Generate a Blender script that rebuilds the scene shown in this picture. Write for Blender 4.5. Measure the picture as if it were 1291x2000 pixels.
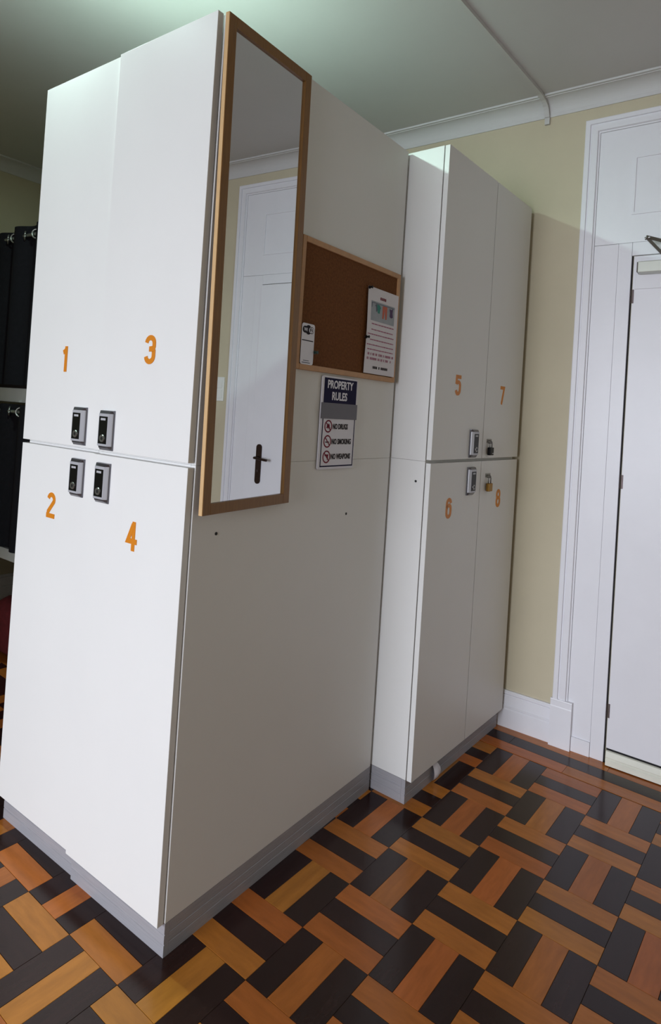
import bpy, bmesh, math, random
from mathutils import Vector, Matrix
random.seed(7)
for o in list(bpy.data.objects): bpy.data.objects.remove(o)
SC = bpy.context.scene
COL = SC.collection
PI = math.pi
# ------------------------------------------------------------------ camera
cam_d = bpy.data.cameras.new('camera'); cam = bpy.data.objects.new('camera', cam_d); COL.objects.link(cam)
cam_d.sensor_fit = 'HORIZONTAL'; cam_d.sensor_width = 36.0
cam_d.lens = 1238.48 * 36.0 / 1291.0
cam_d.shift_x = (645.5 - 640.56) / 1291.0; cam_d.shift_y = (786.0 - 1000.0) / 1291.0
cam_d.clip_start = 0.05; cam_d.clip_end = 60
_r = Vector((0.80477419, 0.59011241, 0.06407684)); _u = Vector((-0.04334083, -0.04924356, 0.997846)); _f = Vector((-0.59199668, 0.80581785, 0.01405399))
cam.matrix_world = Matrix(((_r.x, _u.x, -_f.x, 1.21694), (_r.y, _u.y, -_f.y, -1.10793), (_r.z, _u.z, -_f.z, 1.39903), (0, 0, 0, 1)))
SC.camera = cam
# ------------------------------------------------------------------ world, lights, exposure
w = bpy.data.worlds.new('world'); SC.world = w; w.use_nodes = True
w.node_tree.nodes['Background'].inputs[0].default_value = (0.74, 0.82, 1.0, 1); w.node_tree.nodes['Background'].inputs[1].default_value = 1.0
SC.view_settings.view_transform = 'Standard'; SC.view_settings.look = 'None'; SC.view_settings.gamma = 1; SC.view_settings.use_curve_mapping = False
SC.view_settings.exposure = 0.0
def area(name, loc, rot, sx, sy, power, color, spread=PI):
    d = bpy.data.lights.new(name, 'AREA'); d.shape = 'RECTANGLE'; d.size = sx; d.size_y = sy; d.energy = power; d.color = color; d.spread = spread
    o = bpy.data.objects.new(name, d); COL.objects.link(o); o.location = loc; o.rotation_euler = rot
    return o
# daylight through the window of the wall behind the camera
area('window_daylight', (-0.12, -5.10, 1.55), (PI/2 - math.radians(15), 0, 0), 2.5, 1.7, 79, (0.835, 0.885, 0.975), math.radians(92))
# cool greenish ceiling lamp hanging just above the frame, behind the top of the lockers
ld = bpy.data.lights.new('ceiling_lamp', 'AREA'); ld.shape = 'DISK'; ld.size = 0.09; ld.energy = 30; ld.color = (0.68, 1.0, 0.88)
lo = bpy.data.objects.new('ceiling_lamp', ld); COL.objects.link(lo); lo.location = (-0.66, -0.029, 2.82)

# ------------------------------------------------------------------ materials
def sl(c): c = c/255.0; return c/12.92 if c <= 0.04045 else ((c+0.055)/1.055)**2.4
def rgb(r, g, b): return (sl(r), sl(g), sl(b), 1)
def mat(name, col, rough=0.5, metal=0.0, noise=0.0, nscale=20, bump=0.0, bscale=200, coat=0.0, spec=0.5, stretch=(1, 1, 1), rvar=0.0, rnd=0.0):
    m = bpy.data.materials.new(name); m.use_nodes = True; nt = m.node_tree; b = nt.nodes['Principled BSDF']
    b.inputs['Base Color'].default_value = col; b.inputs['Roughness'].default_value = rough; b.inputs['Metallic'].default_value = metal
    b.inputs['Coat Weight'].default_value = coat; b.inputs['Coat Roughness'].default_value = 0.06; b.inputs['Specular IOR Level'].default_value = spec
    tc = nt.nodes.new('ShaderNodeTexCoord'); mp = nt.nodes.new('ShaderNodeMapping'); mp.inputs['Scale'].default_value = stretch
    nt.links.new(tc.outputs['Object'], mp.inputs['Vector']); vec = mp.outputs['Vector']
    oi = None
    if rnd:
        oi = nt.nodes.new('ShaderNodeObjectInfo'); va = nt.nodes.new('ShaderNodeVectorMath'); va.operation = 'MULTIPLY_ADD'
        cv = nt.nodes.new('ShaderNodeCombineXYZ')
        for i in range(3): nt.links.new(oi.outputs['Random'], cv.inputs[i])
        nt.links.new(cv.outputs[0], va.inputs[0]); va.inputs[1].default_value = (37, 53, 71); nt.links.new(vec, va.inputs[2]); vec = va.outputs[0]
    if noise:
        n = nt.nodes.new('ShaderNodeTexNoise'); n.inputs['Scale'].default_value = nscale; n.inputs['Detail'].default_value = 6; n.inputs['Roughness'].default_value = 0.6
        nt.links.new(vec, n.inputs['Vector'])
        r = nt.nodes.new('ShaderNodeValToRGB'); r.color_ramp.elements[0].position = 0.3; r.color_ramp.elements[1].position = 0.7
        r.color_ramp.elements[0].color = tuple(c*(1-noise) for c in col[:3]) + (1,); r.color_ramp.elements[1].color = tuple(min(1, c*(1+noise)) for c in col[:3]) + (1,)
        nt.links.new(n.outputs['Fac'], r.inputs['Fac']); src = r.outputs['Color']
        if rnd:
            hs = nt.nodes.new('ShaderNodeHueSaturation'); mr = nt.nodes.new('ShaderNodeMapRange'); mr.inputs['To Min'].default_value = 1-rnd; mr.inputs['To Max'].default_value = 1+rnd
            nt.links.new(oi.outputs['Random'], mr.inputs['Value']); nt.links.new(mr.outputs[0], hs.inputs['Value'])
            ml = nt.nodes.new('ShaderNodeMath'); ml.operation = 'MULTIPLY'; ml.inputs[1].default_value = 7.31
            fr = nt.nodes.new('ShaderNodeMath'); fr.operation = 'FRACT'; nt.links.new(oi.outputs['Random'], ml.inputs[0]); nt.links.new(ml.outputs[0], fr.inputs[0])
            mh = nt.nodes.new('ShaderNodeMapRange'); mh.inputs['To Min'].default_value = 0.5-0.006; mh.inputs['To Max'].default_value = 0.5+0.014
            nt.links.new(fr.outputs[0], mh.inputs['Value']); nt.links.new(mh.outputs[0], hs.inputs['Hue'])
            nt.links.new(src, hs.inputs['Color']); src = hs.outputs['Color']
        nt.links.new(src, b.inputs['Base Color'])
    if rvar:
        n2 = nt.nodes.new('ShaderNodeTexNoise'); n2.inputs['Scale'].default_value = 6; n2.inputs['Detail'].default_value = 4
        g = nt.nodes.new('ShaderNodeNewGeometry'); nt.links.new(g.outputs['Position'], n2.inputs['Vector'])
        m2 = nt.nodes.new('ShaderNodeMapRange'); m2.inputs['To Min'].default_value = max(0.02, rough-rvar); m2.inputs['To Max'].default_value = rough+rvar
        nt.links.new(n2.outputs['Fac'], m2.inputs['Value']); nt.links.new(m2.outputs[0], b.inputs['Roughness'])
    if bump:
        n3 = nt.nodes.new('ShaderNodeTexNoise'); n3.inputs['Scale'].default_value = bscale; n3.inputs['Detail'].default_value = 4
        nt.links.new(vec, n3.inputs['Vector']); bp = nt.nodes.new('ShaderNodeBump'); bp.inputs['Strength'].default_value = bump; bp.inputs['Distance'].default_value = 0.002
        nt.links.new(n3.outputs['Fac'], bp.inputs['Height']); nt.links.new(bp.outputs[0], b.inputs['Normal'])
    return m
M = {}
M['laminate'] = mat('white_laminate', rgb(228, 227, 225), 0.42, bump=0.05, bscale=350, noise=0.012, nscale=3, spec=0.35)
M['wall'] = mat('cream_wall_paint', rgb(200, 190, 164), 0.75, noise=0.03, nscale=4, bump=0.12, bscale=60)
M['ceil'] = mat('ceiling_paint', rgb(200, 198, 196), 0.8, noise=0.02, nscale=3, bump=0.08, bscale=50)
M['trim'] = mat('white_gloss_trim_paint', rgb(232, 231, 236), 0.38, noise=0.02, nscale=5, bump=0.12, bscale=40)
M['cove'] = mat('coving_paint', rgb(204, 203, 202), 0.6, noise=0.02, nscale=4, bump=0.05, bscale=50)
M['sillw'] = mat('aged_cream_paint', rgb(226, 226, 212), 0.45, noise=0.05, nscale=12, bump=0.1, bscale=60)
M['oak'] = mat('light_parquet_wood', rgb(170, 97, 40), 0.22, noise=0.16, nscale=9, stretch=(1.0, 5.0, 1.0), coat=0.0, spec=0.36, rnd=0.10, rvar=0.06)
M['wenge'] = mat('dark_parquet_wood', rgb(42, 23, 21), 0.20, noise=0.2, nscale=9, stretch=(1.0, 6.0, 1.0), coat=0.0, spec=0.36, rnd=0.16, rvar=0.06)
M['under'] = mat('floor_bed', rgb(24, 14, 10), 0.6, noise=0.1)
M['plinth'] = mat('brushed_grey_plinth', rgb(158, 156, 161), 0.42, metal=0.0, noise=0.12, nscale=14, stretch=(0.6, 1, 30))
M['mirror'] = mat('mirror_glass', (0.78, 0.79, 0.80, 1), 0.0, metal=1.0)
M['mframe'] = mat('oak_mirror_frame', rgb(134, 95, 48), 0.42, noise=0.14, nscale=14, stretch=(12, 12, 0.9), bump=0.1, bscale=100)
M['cframe'] = mat('pine_board_frame', rgb(188, 142, 98), 0.5, noise=0.08, nscale=14, stretch=(3, 3, 3))
M['cork'] = mat('cork', rgb(112, 70, 38), 0.85, noise=0.28, nscale=130, bump=0.5, bscale=220, spec=0.2)
M['orange'] = mat('orange_vinyl', rgb(210, 126, 18), 0.45)
M['chrome'] = mat('shaded_satin_chrome', rgb(116, 115, 122), 0.30, metal=0.85)  # lock body: shade on its chamfers put into a darker colour
M['lit_bezel'] = mat('lit_silver_bezel', rgb(186, 186, 192), 0.5, metal=0.4)  # lighter copy of the lock metal, light on its front put into colour
M['blackgloss'] = mat('black_gloss_plastic', rgb(8, 7, 9), 0.30, spec=0.25)
M['steel'] = mat('dull_steel', rgb(140, 138, 135), 0.35, metal=0.9)
M['darkmetal'] = mat('dark_bronze_metal', rgb(58, 42, 36), 0.4, metal=0.7)
M['hingem'] = mat('worn_hinge_metal', rgb(78, 66, 66), 0.4, metal=0.7, noise=0.2, nscale=60)
M['brass'] = mat('brass', rgb(150, 112, 52), 0.35, metal=0.8)
M['blackp'] = mat('black_plastic', rgb(10, 9, 10), 0.4, spec=0.2)
M['keyhole'] = mat('keyhole_black', rgb(6, 6, 6), 0.6)
M['logo'] = mat('printed_grey', rgb(190, 190, 195), 0.5)
M['paper'] = mat('white_paper', rgb(224, 220, 226), 0.7)
M['paperpink'] = mat('pink_print', rgb(214, 176, 190), 0.7)
M['navy'] = mat('navy_print', rgb(24, 19, 58), 0.6, spec=0.12)
M['signw'] = mat('white_sign_plastic', rgb(222, 220, 228), 0.35)
M['redp'] = mat('red_print', rgb(118, 22, 46), 0.6, spec=0.15)
M['ink'] = mat('dark_ink', rgb(34, 28, 36), 0.6, spec=0.15)
M['magenta'] = mat('magenta_ink', rgb(168, 84, 120), 0.6)
M['photo'] = mat('grey_photo_print', rgb(158, 164, 172), 0.6, noise=0.1, nscale=30)
M['teal'] = mat('teal_print', rgb(36, 132, 118), 0.6); M['slate'] = mat('slate_print', rgb(84, 88, 104), 0.6)
M['terra'] = mat('terracotta_print', rgb(196, 96, 66), 0.6); M['plum'] = mat('plum_print', rgb(72, 42, 88), 0.6)
M['tape'] = mat('grey_tape', rgb(104, 102, 110), 0.5)
M['skirtgap'] = mat('shadow_gap_black', rgb(20, 18, 20), 0.8)
M['curtain'] = mat('black_curtain_fabric', rgb(20, 18, 22), 0.95, noise=0.15, nscale=60, bump=0.3, bscale=300, spec=0.1)
M['bedwood'] = mat('grey_white_bed_board', rgb(176, 176, 172), 0.5, noise=0.03)
M['mattress'] = mat('dark_bedding', rgb(70, 58, 54), 0.9, noise=0.1); M['redfab'] = mat('dark_red_fabric', rgb(110, 30, 38), 0.9, noise=0.2, nscale=40)
M['closer'] = mat('silver_closer_enamel', rgb(190, 192, 182), 0.35, metal=0.4)
M['switch'] = mat('switch_plastic', rgb(232, 232, 228), 0.35)
M['glass'] = mat('window_glass', (1, 1, 1, 1), 0.0); M['glass'].node_tree.nodes['Principled BSDF'].inputs['Transmission Weight'].default_value = 1.0

# ------------------------------------------------------------------ helpers
def bx(bm, x0, x1, y0, y1, z0, z1, bev=0.0, seg=1):
    vs = [bm.verts.new((x, y, z)) for x in (x0, x1) for y in (y0, y1) for z in (z0, z1)]
    fs = [bm.faces.new([vs[i] for i in f]) for f in ((0, 1, 3, 2), (4, 6, 7, 5), (0, 4, 5, 1), (2, 3, 7, 6), (0, 2, 6, 4), (1, 5, 7, 3))]
    if bev:
        es = list({e for f in fs for e in f.edges})
        bmesh.ops.bevel(bm, geom=es, offset=bev, segments=seg, affect='EDGES', profile=0.5)
def box(*a, **k):
    bm = bmesh.new(); bx(bm, *a, **k); return bm
def cyl(bm, p, q, r, n=16, r2=None):
    p = Vector(p); q = Vector(q); d = q-p; L = d.length
    m = Matrix.Translation((p+q)/2) @ d.to_track_quat('Z', 'Y').to_matrix().to_4x4()
    bmesh.ops.create_cone(bm, cap_ends=True, segments=n, radius1=r, radius2=r if r2 is None else r2, depth=L, matrix=m)
def tube(bm, pts, r, n=8):
    pts = [Vector(p) for p in pts]; rings = []; up = None
    for i, p in enumerate(pts):
        t = ((pts[i+1]-p) if i < len(pts)-1 else (p-pts[i-1])).normalized()
        if 0 < i < len(pts)-1: t = (pts[i+1]-pts[i-1]).normalized()
        if up is None:
            up = Vector((0, 0, 1)) if abs(t.z) < 0.9 else Vector((1, 0, 0))
        a = t.cross(up).normalized(); b = a.cross(t).normalized(); up = b
        rings.append([bm.verts.new(p + a*r*math.cos(2*PI*k/n) + b*r*math.sin(2*PI*k/n)) for k in range(n)])
    for i in range(len(rings)-1):
        for k in range(n): bm.faces.new((rings[i][k], rings[i][(k+1) % n], rings[i+1][(k+1) % n], rings[i+1][k]))
    bm.faces.new(rings[0][::-1]); bm.faces.new(rings[-1])
def prism(bm, prof, axis, a, b, off=(0, 0, 0)):
    """extrude a closed 2D profile along an axis: 'x' -> profile (y,z); 'y' -> profile (x,z); 'z' -> profile (x,y)"""
    def P(u, v, t): return {'x': (t, u, v), 'y': (u, t, v), 'z': (u, v, t)}[axis]
    o = Vector(off)
    A = [bm.verts.new(Vector(P(u, v, a))+o) for u, v in prof]; B = [bm.verts.new(Vector(P(u, v, b))+o) for u, v in prof]
    n = len(prof)
    for i in range(n): bm.faces.new((A[i], A[(i+1) % n], B[(i+1) % n], B[i]))
    bm.faces.new(A[::-1]); bm.faces.new(B)
def obj(name, bm, m, parent=None, label=None, smooth=False):
    if isinstance(bm, bmesh.types.BMesh):
        bmesh.ops.recalc_face_normals(bm, faces=bm.faces[:])
        me = bpy.data.meshes.new(name); bm.to_mesh(me); bm.free()
    else: me = bm
    if not me.materials: me.materials.append(m)
    if smooth:
        for p in me.polygons: p.use_smooth = True
    o = bpy.data.objects.new(name, me); COL.objects.link(o)
    if parent: o.parent = parent
    if label: o['label'] = label
    return o
def tag(o, label, cat, group=None):
    o['label'] = label; o['category'] = cat
    if group: o['group'] = group
    return o
def thing(name, label, cat, loc=(0, 0, 0), rotz=0, group=None):
    o = bpy.data.objects.new(name, None); o.empty_display_size = 0.1; COL.objects.link(o); o.location = loc; o.rotation_euler = (0, 0, rotz)
    return tag(o, label, cat, group)
def struct(name, bm, m, parent=None):
    o = obj(name, bm, m, parent)
    if parent is None: o['kind'] = 'structure'
    return o
def text_mesh(s, size, sx, depth, bold=0.0, align='CENTER'):
    """letters standing in the XZ plane, facing -Y"""
    cu = bpy.data.curves.new('lettering', 'FONT'); cu.body = s; cu.size = size; cu.extrude = depth/2; cu.offset = bold; cu.align_x = align; cu.align_y = 'CENTER'; cu.resolution_u = 3
    o = bpy.data.objects.new('tmp', cu); COL.objects.link(o); bpy.context.view_layer.update()
    me = bpy.data.meshes.new_from_object(o); bpy.data.objects.remove(o); bpy.data.curves.remove(cu)
    me.transform(Matrix.Rotation(PI/2, 4, 'X') @ Matrix.Scale(sx, 4, (1, 0, 0)))
    return me
def fit_text(s, wdt, hgt, depth, bold=0.0):
    me = text_mesh(s, 1.0, 1.0, depth, bold)
    xs = [v.co.x for v in me.vertices]; zs = [v.co.z for v in me.vertices]; cx = (min(xs)+max(xs))/2; cz = (min(zs)+max(zs))/2
    me.transform(Matrix.Diagonal((wdt/(max(xs)-min(xs)), 1, hgt/(max(zs)-min(zs)), 1)) @ Matrix.Translation((-cx, 0, -cz)))
    return me
def arc(cx, cz, rx, rz, a0, a1, n=10): return [(cx+rx*math.cos(math.radians(a0+(a1-a0)*i/n)), cz+rz*math.sin(math.radians(a0+(a1-a0)*i/n))) for i in range(n+1)]
def ribbon(bm, pts, wd, y0, y1, closed=False):
    """stroke of constant width in XZ plane with mitred joints, extruded between y0 and y1"""
    n = len(pts); P = [Vector(p) for p in pts]; L = []; R = []
    for i in range(n):
        if closed: a = (P[i]-P[i-1]); b = (P[(i+1) % n]-P[i])
        else: a = P[i]-P[i-1] if i else P[1]-P[0]; b = P[i+1]-P[i] if i < n-1 else P[i]-P[i-1]
        a = a.normalized(); b = b.normalized(); na = Vector((-a.y, a.x)); nb = Vector((-b.y, b.x)); m = (na+nb)
        m = m.normalized() if m.length > 1e-6 else na
        k = wd/2/max(0.35, m.dot(na)); L.append(P[i]+m*k); R.append(P[i]-m*k)
    def ring(l): return [[bm.verts.new((p.x, y, p.y)) for p in l] for y in (y0, y1)]
    l0, l1 = ring(L); r0, r1 = ring(R)
    for i in range(n if closed else n-1):
        j = (i+1) % n
        for q in ((l0[i], l0[j], r0[j], r0[i]), (l1[i], r1[i], r1[j], l1[j]), (l0[i], l1[i], l1[j], l0[j]), (r0[i], r0[j], r1[j], r1[i])): bm.faces.new(q)
    if not closed:
        for i in (0, n-1): bm.faces.new((l0[i], r0[i], r1[i], l1[i]))
def digit_mesh(d, h=0.079, wd=0.046, t=0.0142):
    """condensed bold numerals, centred, facing -Y"""
    a = wd/2-t/2; b = h/2-t/2; bm = bmesh.new(); y0, y1 = -0.0006, 0.0
    cnt = [0]
    def S(pts, closed=False):
        cnt[0] += 1; ribbon(bm, pts, t, y0-0.00025*cnt[0], y1, closed)
    q = a*0.95
    if d == 1: S([(-a*0.75, b*0.62), (-a*0.1, b*0.78), (a*0.12, b+t/2-t*0.35)][:2] + [(a*0.2, b*0.95)]); S([(a*0.25, h/2), (a*0.25, -h/2)])
    if d == 2: S(arc(0, b-q, a, q, 170, -20, 10) + [(a*0.9, b*0.35), (-a*0.85, -b*0.62), (-a, -b)]); S([(-a-t/2, -b), (a+t/2, -b)])
    if d == 3: S(arc(0, b-q, a, q, 175, 0, 9) + [(a, b*0.42)] + arc(a*0.3, b*0.27, a*0.7, b*0.2, 20, -90, 5)[1:] + [(-a*0.25, b*0.05)]); S([(-a*0.25, b*0.05)] + arc(a*0.3, -b*0.15, a*0.7, b*0.2, 90, -10, 5) + [(a, -b+q)] + arc(0, -b+q, a, q, 0, -175, 9)[1:])
    if d == 4: S([(a*0.45, -h/2), (a*0.45, h/2)]); S([(a*0.3, b), (-a, -b*0.42), (a+t/2, -b*0.42)])
    if d == 5: S([(a+t/2, b), (-a*0.85, b), (-a*0.95, b*0.12)]); S([(-a*0.9, b*0.15)] + arc(0, b*0.2-q*0.4, a, q*0.8, 140, 0, 8) + [(a, -b+q)] + arc(0, -b+q, a, q, 0, -170, 9)[1:])
    if d == 6: S(arc(0, b-q, a, q, 5, 180, 9) + [(-a, -b+q)] + arc(0, -b+q, a, q, 180, 360, 9)[1:] + [(a, -b*0.05)] + arc(0, -b*0.05, a, q*0.8, 0, 170, 8)[1:])
    if d == 7: S([(-a-t/2, b), (a, b), (-a*0.35, -h/2)])
    if d == 8: S(arc(0, b-q*0.9, a*0.92, q*0.9, 0, 180, 9) + arc(0, b*0.05+q*0.75, a*0.92, q*0.75, 180, 360, 9), True); S(arc(0, b*0.05-q*0.75, a, q*0.8, 0, 180, 9) + arc(0, -b+q, a, q, 180, 360, 9), True)
    return bm

# ------------------------------------------------------------------ room shell
XL, XR, YF, YB, ZC = -3.02, 2.2, -5.0, 1.82, 2.907
WX0, WX1, WZ0, WZ1 = -1.42, 1.18, 0.6, 2.5     # window opening in wall_front
struct('ceiling', box(XL-0.1, XR+0.1, YF-0.1, YB+0.1, ZC, ZC+0.1), M['ceil'])
struct('wall_back', box(XL-0.1, XR+0.1, YB, YB+0.12, 0, ZC), M['wall'])
struct('wall_left', box(XL-0.12, XL, YF, YB, 0, ZC), M['wall'])
struct('wall_right', box(XR, XR+0.12, YF, YB, 0, ZC), M['wall'])
bm = bmesh.new()
bx(bm, XL, WX0, YF-0.12, YF, 0, ZC); bx(bm, WX1, XR, YF-0.12, YF, 0, ZC); bx(bm, WX0, WX1, YF-0.12, YF, 0, WZ0); bx(bm, WX0, WX1, YF-0.12, YF, WZ1, ZC)
struct('wall_front', bm, M['wall'])
struct('added_shade_wall', box(XL, -1.35, -1.20, -1.08, 0, ZC), M['wall'])  # unseen wall, added to keep window daylight off the left corner
bm = bmesh.new()
for x0, x1, z0, z1 in ((WX0, WX0+0.05, WZ0, WZ1), (WX1-0.05, WX1, WZ0, WZ1), (WX0+0.05, WX1-0.05, WZ0, WZ0+0.05), (WX0+0.05, WX1-0.05, WZ1-0.05, WZ1), ((WX0+WX1)/2-0.02, (WX0+WX1)/2+0.02, WZ0+0.05, WZ1-0.05)): bx(bm, x0, x1, YF-0.06, YF-0.01, z0, z1, bev=0.003)
win = struct('window_1', bm, M['trim'])
# coving: quarter hollow with a bead along its upper edge
# (u away from wall is negative)
cov = [(0, 0), (0, -0.077), (-0.005, -0.077)] + [(-0.006-0.064*(1-math.cos(math.radians(t))), -0.075+0.064*math.sin(math.radians(t))) for t in range(6, 91, 7)] + [(-0.0715, -0.0085), (-0.083, -0.0085), (-0.083, 0)]
bm = bmesh.new(); prism(bm, [(YB+u, ZC+v) for u, v in cov], 'x', XL, XR); struct('trim_1', bm, M['cove'])
bm = bmesh.new(); prism(bm, [(XL-u, ZC+v) for u, v in cov], 'y', YF, YB-0.083); struct('trim_2', bm, M['cove'])
bm = bmesh.new(); prism(bm, [(XR+u, ZC+v) for u, v in cov], 'y', YF, YB-0.083); struct('trim_3', bm, M['cove'])
bm = bmesh.new(); prism(bm, [(YF-u, ZC+v) for u, v in cov], 'x', XL+0.083, XR-0.083); struct('trim_4', bm, M['cove'])
# baseboards
bb = [(0, 0), (-0.020, 0), (-0.020, 0.082), (-0.0175, 0.085), (-0.0175, 0.089), (-0.0195, 0.091), (-0.0195, 0.095), (-0.0150, 0.099), (-0.0130, 0.142), (-0.0100, 0.145), (-0.0145, 0.150), (-0.0145, 0.158), (-0.0100, 0.165), (0, 0.165)]
def baseb(name, axis, wallc, sgn, a, b):
    bm = bmesh.new(); prism(bm, [(wallc + sgn*(-u), z) for u, z in bb], axis, a, b); struct(name, bm, M['trim'])
baseb('baseboard_back', 'x', YB, -1, XL, 0.409)
baseb('baseboard_back_right', 'x', YB, -1, 1.512, XR)
baseb('baseboard_left', 'y', XL, 1, YF, YB-0.02)
baseb('baseboard_right', 'y', XR, -1, YF, YB-0.02)
baseb('baseboard_front', 'x', YF, 1, XL+0.02, XR-0.02)

# ------------------------------------------------------------------ parquet floor
floor = struct('floor', box(XL-0.1, XR+0.1, YF-0.1, YB+0.1, -0.05, -0.004), M['under'])
GX, GY, B, GR = 0.4284, 0.5145, 0.2153, -0.0345
cg, sg = math.cos(GR), math.sin(GR)
def g2w(u, v): return (GX + B*(u*cg - v*sg), GY + B*(u*sg + v*cg))
def strip_mesh(name, L, W, m):
    bm = bmesh.new(); bx(bm, -L/2, L/2, -W/2, W/2, -0.004, 0.0)
    for v in bm.verts:
        if v.co.z < -0.003: v.co.x *= 1.0; v.co.y *= 1.0
    bmesh.ops.bevel(bm, geom=[e for e in bm.edges if all(v.co.z > -0.001 for v in e.verts)], offset=0.0006, segments=1, affect='EDGES')
    bmesh.ops.recalc_face_normals(bm, faces=bm.faces[:]); me = bpy.data.meshes.new(name); bm.to_mesh(me); bm.free(); me.materials.append(m); return me
SL, SW = B-0.0008, B/3-0.0008
st = {0: strip_mesh('light_strip', SL, SW, M['oak']), 1: strip_mesh('dark_strip', SL, SW, M['wenge'])}
nvis = 0; far = {0: [], 1: []}
def is_near(x, y): return (-1.35 < x < 1.4 and -0.75 < y < 1.83) and not (-0.75 < x < -0.08 and y > 0.09) and not (-0.8 < x < 0.12 and y > 1.05) and (x*0.0+y) > -0.62-0.35*(x > 0.9)
for i in range(-20, 16):
    for j in range(-34, 5):
        odd = (i+j) % 2
        for k in range(3):
            if odd: u, v, rot, mk = i+(k+0.5)/3, j+0.5, PI/2, (1, 0, 1)[k]
            else: u, v, rot, mk = i+0.5, j+(k+0.5)/3, 0, (0, 1, 0)[k]
            x, y = g2w(u, v)
            if not (XL-0.05 < x < XR+0.05 and YF-0.05 < y < YB-0.02): continue
            if v > 5.0: continue
            # visible zone: inside camera frustum on the floor
            d = Vector((x, y, 0)) - cam.matrix_world.translation; zz = d.dot(_f)
            vis = False
            if zz > 0.1:
                px = 640.5 + 1238.5*d.dot(_r)/zz; py = 786 - 1238.5*d.dot(_u)/zz
                vis = -130 < px < 1420 and 1300 < py < 2150
            if vis and (-0.78 < x < -0.1 and y > 0.12 or -0.36 < x < 0.1 and y > 1.02 or x < -1.2): vis = False
            if vis and nvis < 285:
                o = bpy.data.objects.new('parquet_strip', st[mk]); COL.objects.link(o); o.parent = floor
                o.location = (x, y, 0); o.rotation_euler = (0, 0, GR+rot); nvis += 1
            else: far[mk].append((x, y, GR+rot))
# border by the back wall: light, dark, light runs of long strips
def border(v0, v1, mk, us):
    W = (v1-v0)*B-0.0008
    for a, b in zip(us[:-1], us[1:]):
        L = (b-a)*B-0.0008; x, y = g2w((a+b)/2, (v0+v1)/2)
        o = obj('border_strip', strip_mesh('border_strip', L, W, M['oak'] if mk == 0 else M['wenge']), None, floor); o.location = (x, y, 0); o.rotation_euler = (0, 0, GR)
border(5.02, 5.345, 0, [-16, -9, -5, -1.75, 0.27, 3.4, 6, 10.1])
border(5.345, 5.70, 1, [-16, -8, -4, -0.9, 2.6, 5.2, 10.1])
border(5.70, 6.01, 0, [-16, -9, -3, 0.9, 4.1, 10.1])
for mk in (0, 1):
    bm = bmesh.new()
    for x, y, r in far[mk]:
        c, s = math.cos(r), math.sin(r); vs = []
        for a, b in ((-1, -1), (1, -1), (1, 1), (-1, 1)):
            u, v = a*SL/2, b*SW/2; vs.append((x+u*c-v*s, y+u*s+v*c))
        T = [bm.verts.new((p[0], p[1], 0.0)) for p in vs]; Bt = [bm.verts.new((p[0], p[1], -0.004)) for p in vs]
        bm.faces.new(T)
        for q in range(4): bm.faces.new((T[q], Bt[q], Bt[(q+1) % 4], T[(q+1) % 4]))
    o = obj('light_parquet' if mk == 0 else 'dark_parquet', bm, M['oak'] if mk == 0 else M['wenge'], floor); o['kind'] = 'stuff'

# ------------------------------------------------------------------ lockers
DT = 0.023      # how far a door stands in front of its carcass
SPL = 1.2400    # height of the joint between lower and upper lockers
PZ = 0.0857
H = 2.400
def lock_bm():
    # body facing -Y, back at y=0, section tapers to the front, lower edge rounded
    bm = bmesh.new(); rows = [(0.0565, 0.0295, 0.004), (0.0555, 0.0280, 0.0105), (0.0480, 0.0215, 0.0165), (-0.0400, 0.0215, 0.0165), (-0.0490, 0.0220, 0.0125), (-0.0560, 0.0250, 0.004)]
    rings = []
    for z, hw, d in rows:
        rings.append([bm.verts.new(p) for p in ((-0.030, 0, z), (-0.030, -0.0038, z), (-hw, -d, z), (hw, -d, z), (0.030, -0.0038, z), (0.030, 0, z))])
    for a, b in zip(rings[:-1], rings[1:]):
        for k in range(6): bm.faces.new((a[k], a[(k+1) % 6], b[(k+1) % 6], b[k]))
    bm.faces.new(rings[0]); bm.faces.new(rings[-1][::-1])
    bmesh.ops.recalc_face_normals(bm, faces=bm.faces[:])
    bmesh.ops.bevel(bm, geom=[e for e in bm.edges if all(v.co.y < -0.0060 for v in e.verts)], offset=0.0013, segments=2, affect='EDGES')
    return bm
LOCKME = {}
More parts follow.
